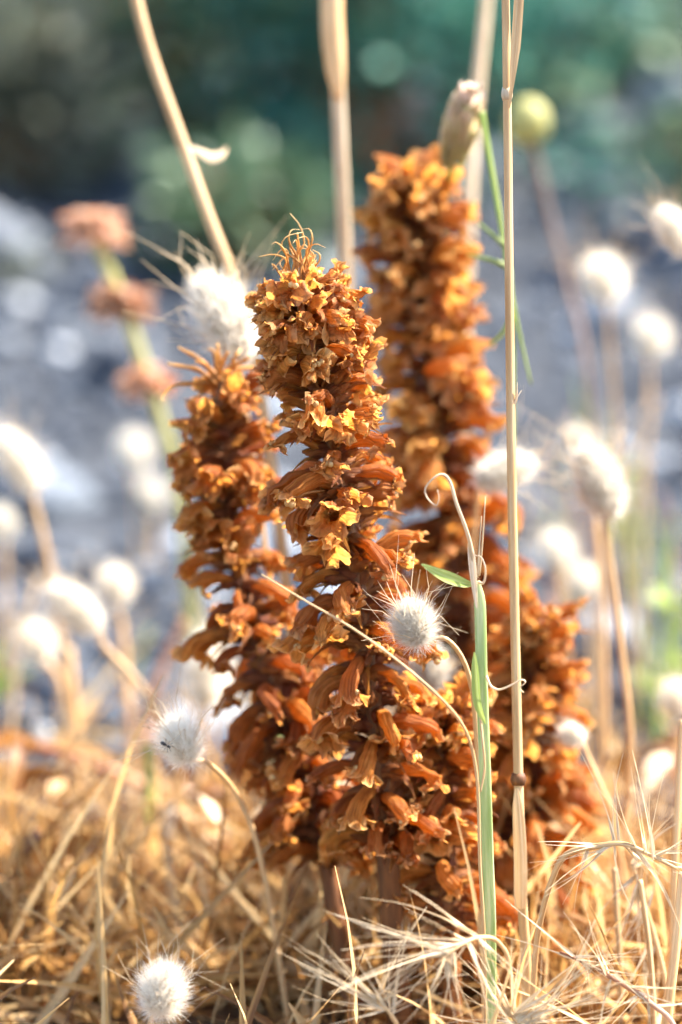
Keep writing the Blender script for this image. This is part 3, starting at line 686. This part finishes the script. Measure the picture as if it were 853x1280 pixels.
# green blurred blades at the right
rgg=random.Random(55)
for i,(x0,y0,x1,y1,d) in enumerate(((720,470,780,620,1.1),(742,540,800,700,1.15),(800,600,830,780,1.1),(845,640,838,800,.95),(770,680,815,820,1.05),(862,720,835,830,.92),(818,780,806,900,.95),(735,1080,745,1130,.78),(345,955,372,1010,.86),(300,905,352,985,.88),(420,1080,432,1150,.84),(10,850,30,950,1.0),(-5,790,20,880,1.0),(690,830,735,900,1.05))):
    a=at(x0,y0,d); b=at(x1,y1,d); mid=(a+b)/2+RT*rgg.uniform(-.004,.004); P=to_ground([a,mid,b])
    mb=MB(); n=16; mb.ribbon(spline(P,n),[.0032*math.sin(math.pi*(.06+.7*k/n))**.8 for k in range(n+1)],RT,.3,tint=rgg.random())
    nm=['upper right','beside the cream head','under the small right head','at the right edge, upper','right of the thin stem','at the right edge, middle','right, lowest of the group','behind the arched grass head','left of the sharp spike\'s stem','behind the leaning spike','between the two stems\' feet','at the left edge, lower','at the left edge, upper','beside the short spike'][i]
    tag(mb.build('green_grass',M['green_blade'] if i not in (8,9,10) else M['teal_leaf']),'blurred green grass blade '+nm,'grass blade','blurred green blades')

def leafy(px,py,d,h,n,seed,label):
    rl=random.Random(seed); top=at(px,py,d); foot=down(at(px+rl.uniform(-10,10),py+200,d)); root=empty('leafy_plant',foot,label,'plant','small leafy plants')
    sp=spline([top,top.lerp(foot,.5)+RT*rl.uniform(-.006,.006),foot],14); mb=MB(); mb.tube(sp,[lerp(.0004,.0011,i/14) for i in range(15)],6); mb.build('stem',M['green_blade'],root)
    for i in range(n):
        p=sp[int(rl.random()**1.3*11)]; a=rl.uniform(0,6.28); dv=Vector((math.cos(a),math.sin(a),rl.uniform(-.1,.8))).normalized(); l=rl.uniform(.007,.014)
        mb=MB(); mb.ribbon(spline([p,p+dv*l*.5+Vector((0,0,.001)),p+dv*l],6),[l*.08,l*.3,l*.45,l*.48,l*.4,l*.24,l*.04],dv.cross(Vector((0,0,1))),.35,tint=rl.random()); mb.build('leaf',M['green_blade'],root)
leafy(838,760,.95,.05,16,1,'small bright green leafy plant at the right edge above the cut-off white head')
leafy(812,860,.97,.05,14,2,'small green leafy plant left of the cut-off white head at the right edge')
leafy(780,590,1.15,.05,16,3,'blurred green leafy plant right of the cream hare\'s-tail head')
leafy(15,850,1.0,.05,14,4,'blurred green leafy plant low at the left edge')
leafy(352,950,.84,.05,14,5,'green leafy plant glimpsed between the leaning and the sharp spike')
rgf=random.Random(91)
for i in range(26):
    left=i%3==0; x=rgf.uniform(-20,230) if left else rgf.uniform(670,870); d=rgf.uniform(.88,1.25); y0=rgf.uniform(700,860) if left else rgf.uniform(430,760)
    lean=rgf.uniform(-45,45); pp=[(x,y0,d),(x+lean*.5,y0+60,d),(x+lean,y0+150,d)]
    stalk('dry_straw',pp,rgf.uniform(.0005,.0011),'faint thin dry stem far out of focus among the stones '+('on the left' if left else 'on the right'),mat=rgf.choice(('straw','straw_pale','spent','green_blade')),group='faint far stems',n=14)
# ------------------------------------------------------------------ matted dry grass
def build_matted():
    random.seed(70); mb=MB()
    def blade(p, ln, w, tilt, seg=5):
        a=random.uniform(0,6.283); d=Vector((math.cos(a)*math.sin(tilt),math.sin(a)*math.sin(tilt),math.cos(tilt)))
        bd=Vector((random.gauss(0,.25),random.gauss(0,.25),random.gauss(-.15,.2)))*ln
        pts=[p+d*(ln*t)+bd*(t*t) for t in [k/seg for k in range(seg+1)]]
        for q in pts: q.z=max(q.z,ground_z(q.x,q.y)+.0005)
        mb.ribbon(pts,[w*(.6+.4*math.sin(math.pi*min(1,k/seg+.15)))*(1-.8*(k/seg)**2) for k in range(seg+1)],None,.3,tint=random.random())
    n=0
    while n<7000:
        y=random.uniform(-.10,.30); x=random.uniform(-.27,.30); dens=1.0 if y>.035 else ((.06 if x<.02 else .25) if y>-.02 else .05)
        if y>.05: dens=max(.03,1-(y-.05)/.13)*max(.1,.75+1.3*noise.noise(Vector((x*16,y*16,3))))
        if random.random()>dens: continue
        p=Vector((x,y,ground_z(x,y)))
        d=(p-CAM).dot(FWD); hmax=.075 if d>.66 else .055
        tl=random.uniform(.25,1.45); blade(p,random.uniform(.02,.062)*(1.25 if random.random()<.08 else 1)*(1 if d>.64 else .8),random.uniform(.0008,.0034),tl); n+=1
    tag(mb.build('dry_grass',M['straw_mass']),'matted golden dry grass covering the ground at the spikes\' feet','grass',kind='stuff')
    # larger single dry leaves and husks lying on the mat
    random.seed(71)
    for i in range(130):
        y=random.uniform(.07,.17); x=random.uniform(-.26,.22); p=Vector((x,y,ground_z(x,y)+random.uniform(.010,.036)))
        mb=MB(); a=random.uniform(0,6.28); e=random.uniform(-.6,.9); d=Vector((math.cos(a)*math.cos(e),math.sin(a)*math.cos(e),math.sin(e))); l=random.uniform(.010,.028)
        w=random.uniform(.003,.009); mb.ribbon(spline([p-d*l*.5,p+Vector((0,0,.002)),p+d*l*.5],6),[w*.2,w*.7,w,w,w*.8,w*.5,w*.1],None,.5)
        b=down(p); mb.tube([b,(b+p)/2+Vector((random.gauss(0,.002),random.gauss(0,.002),0)),p],.0004,5)
        tag(mb.build('dry_husk',(M['straw_pale'],M['straw'],M['straw_mass'])[(0,2,1,2,1,2)[i%6]]),'blurred dry husk standing in the matted golden grass','husk','dry husks in the matted grass')
build_matted()

# ------------------------------------------------------------------ shrubs on the bank
def shrub(cx, cy, rx, rz, label, seed, n=2600, leaf='teal_leaf'):
    rg=random.Random(seed); gz=ground_z(cx,cy); root=empty('shrub',(cx,cy,gz),label,'shrub','shrubs on the bank')
    mb=MB(); tips=[]
    for i in range(9):
        a=rg.uniform(0,6.28); e=Vector((cx+math.cos(a)*rx*rg.uniform(.3,.9),cy+math.sin(a)*rx*rg.uniform(.3,.9),gz+rz*rg.uniform(.8,1.8)))
        pts=spline([Vector((cx,cy,gz-.01)),Vector((cx,cy,gz)).lerp(e,.5)+Vector((rg.gauss(0,.02),rg.gauss(0,.02),.02)),e],10); tips+=pts[4:]
        mb.tube(pts,[lerp(.008,.002,k/10) for k in range(11)],6)
    mb.build('branches',M['spike_stem'],root)
    mb=MB(); cl=[Vector((cx+rg.gauss(0,.45)*rx,cy+rg.gauss(0,.45)*rx,gz+rz*rg.uniform(.15,1.7))) for _ in range(26)]+rg.sample(tips,14)
    for i in range(n):
        c=rg.choice(cl); p=c+Vector((rg.gauss(0,.2)*rx,rg.gauss(0,.2)*rx,rg.gauss(0,.16)*rz))
        if p.z<gz+.004: continue
        d=(p-Vector((cx,cy,gz+rz*.4))).normalized()+Vector((rg.gauss(0,.5),rg.gauss(0,.5),rg.gauss(0,.5))); d.normalize(); l=rg.uniform(.012,.026)
        mb.ribbon([p,p+d*l*.5,p+d*l-Vector((0,0,l*.15))],[l*.12,l*.42,l*.05],None,.4,tint=rg.random())
    mb.build('crown',M[leaf],root)
shrub(-.37,1.46,.19,.15,'dark green shrub at the picture\'s upper left corner',1,leaf='teal_leaf')
shrub(-.22,1.30,.10,.08,'brownish low shrub right above the topmost whorl',7,1300,'brown_leaf')
shrub(-.10,1.42,.15,.14,'blurred olive-green shrub behind the slanting straw stem',2,leaf='olive_leaf')
shrub(.04,1.37,.15,.13,'brightest teal shrub behind the two tall spikes\' tops',3)
shrub(.16,1.60,.16,.12,'low dark shrub behind the seed head at the top',4,leaf='olive_leaf')
shrub(-.40,2.3,.30,.24,'large dim shrub farther up the bank at upper left',5)
shrub(.02,2.4,.32,.26,'large dim shrub farther up the bank at the top middle',6)
shrub(.33,1.30,.07,.05,'small olive tuft of shrub on the stony bank at upper right',8,700,'olive_leaf')
shrub(-.27,1.02,.05,.035,'low grey-green tuft among the stones just below the second whorl',9,450,'brown_leaf')
shrub(-.06,1.08,.06,.04,'low olive tuft on the stones between the left and sharp spikes\' tops',10,500,'olive_leaf')
shrub(.24,1.08,.06,.04,'low olive tuft on the stones between bud and upper right white head',11,500,'olive_leaf')
shrub(.37,1.05,.05,.04,'low teal tuft on the stones at the right edge near the top',12,450)
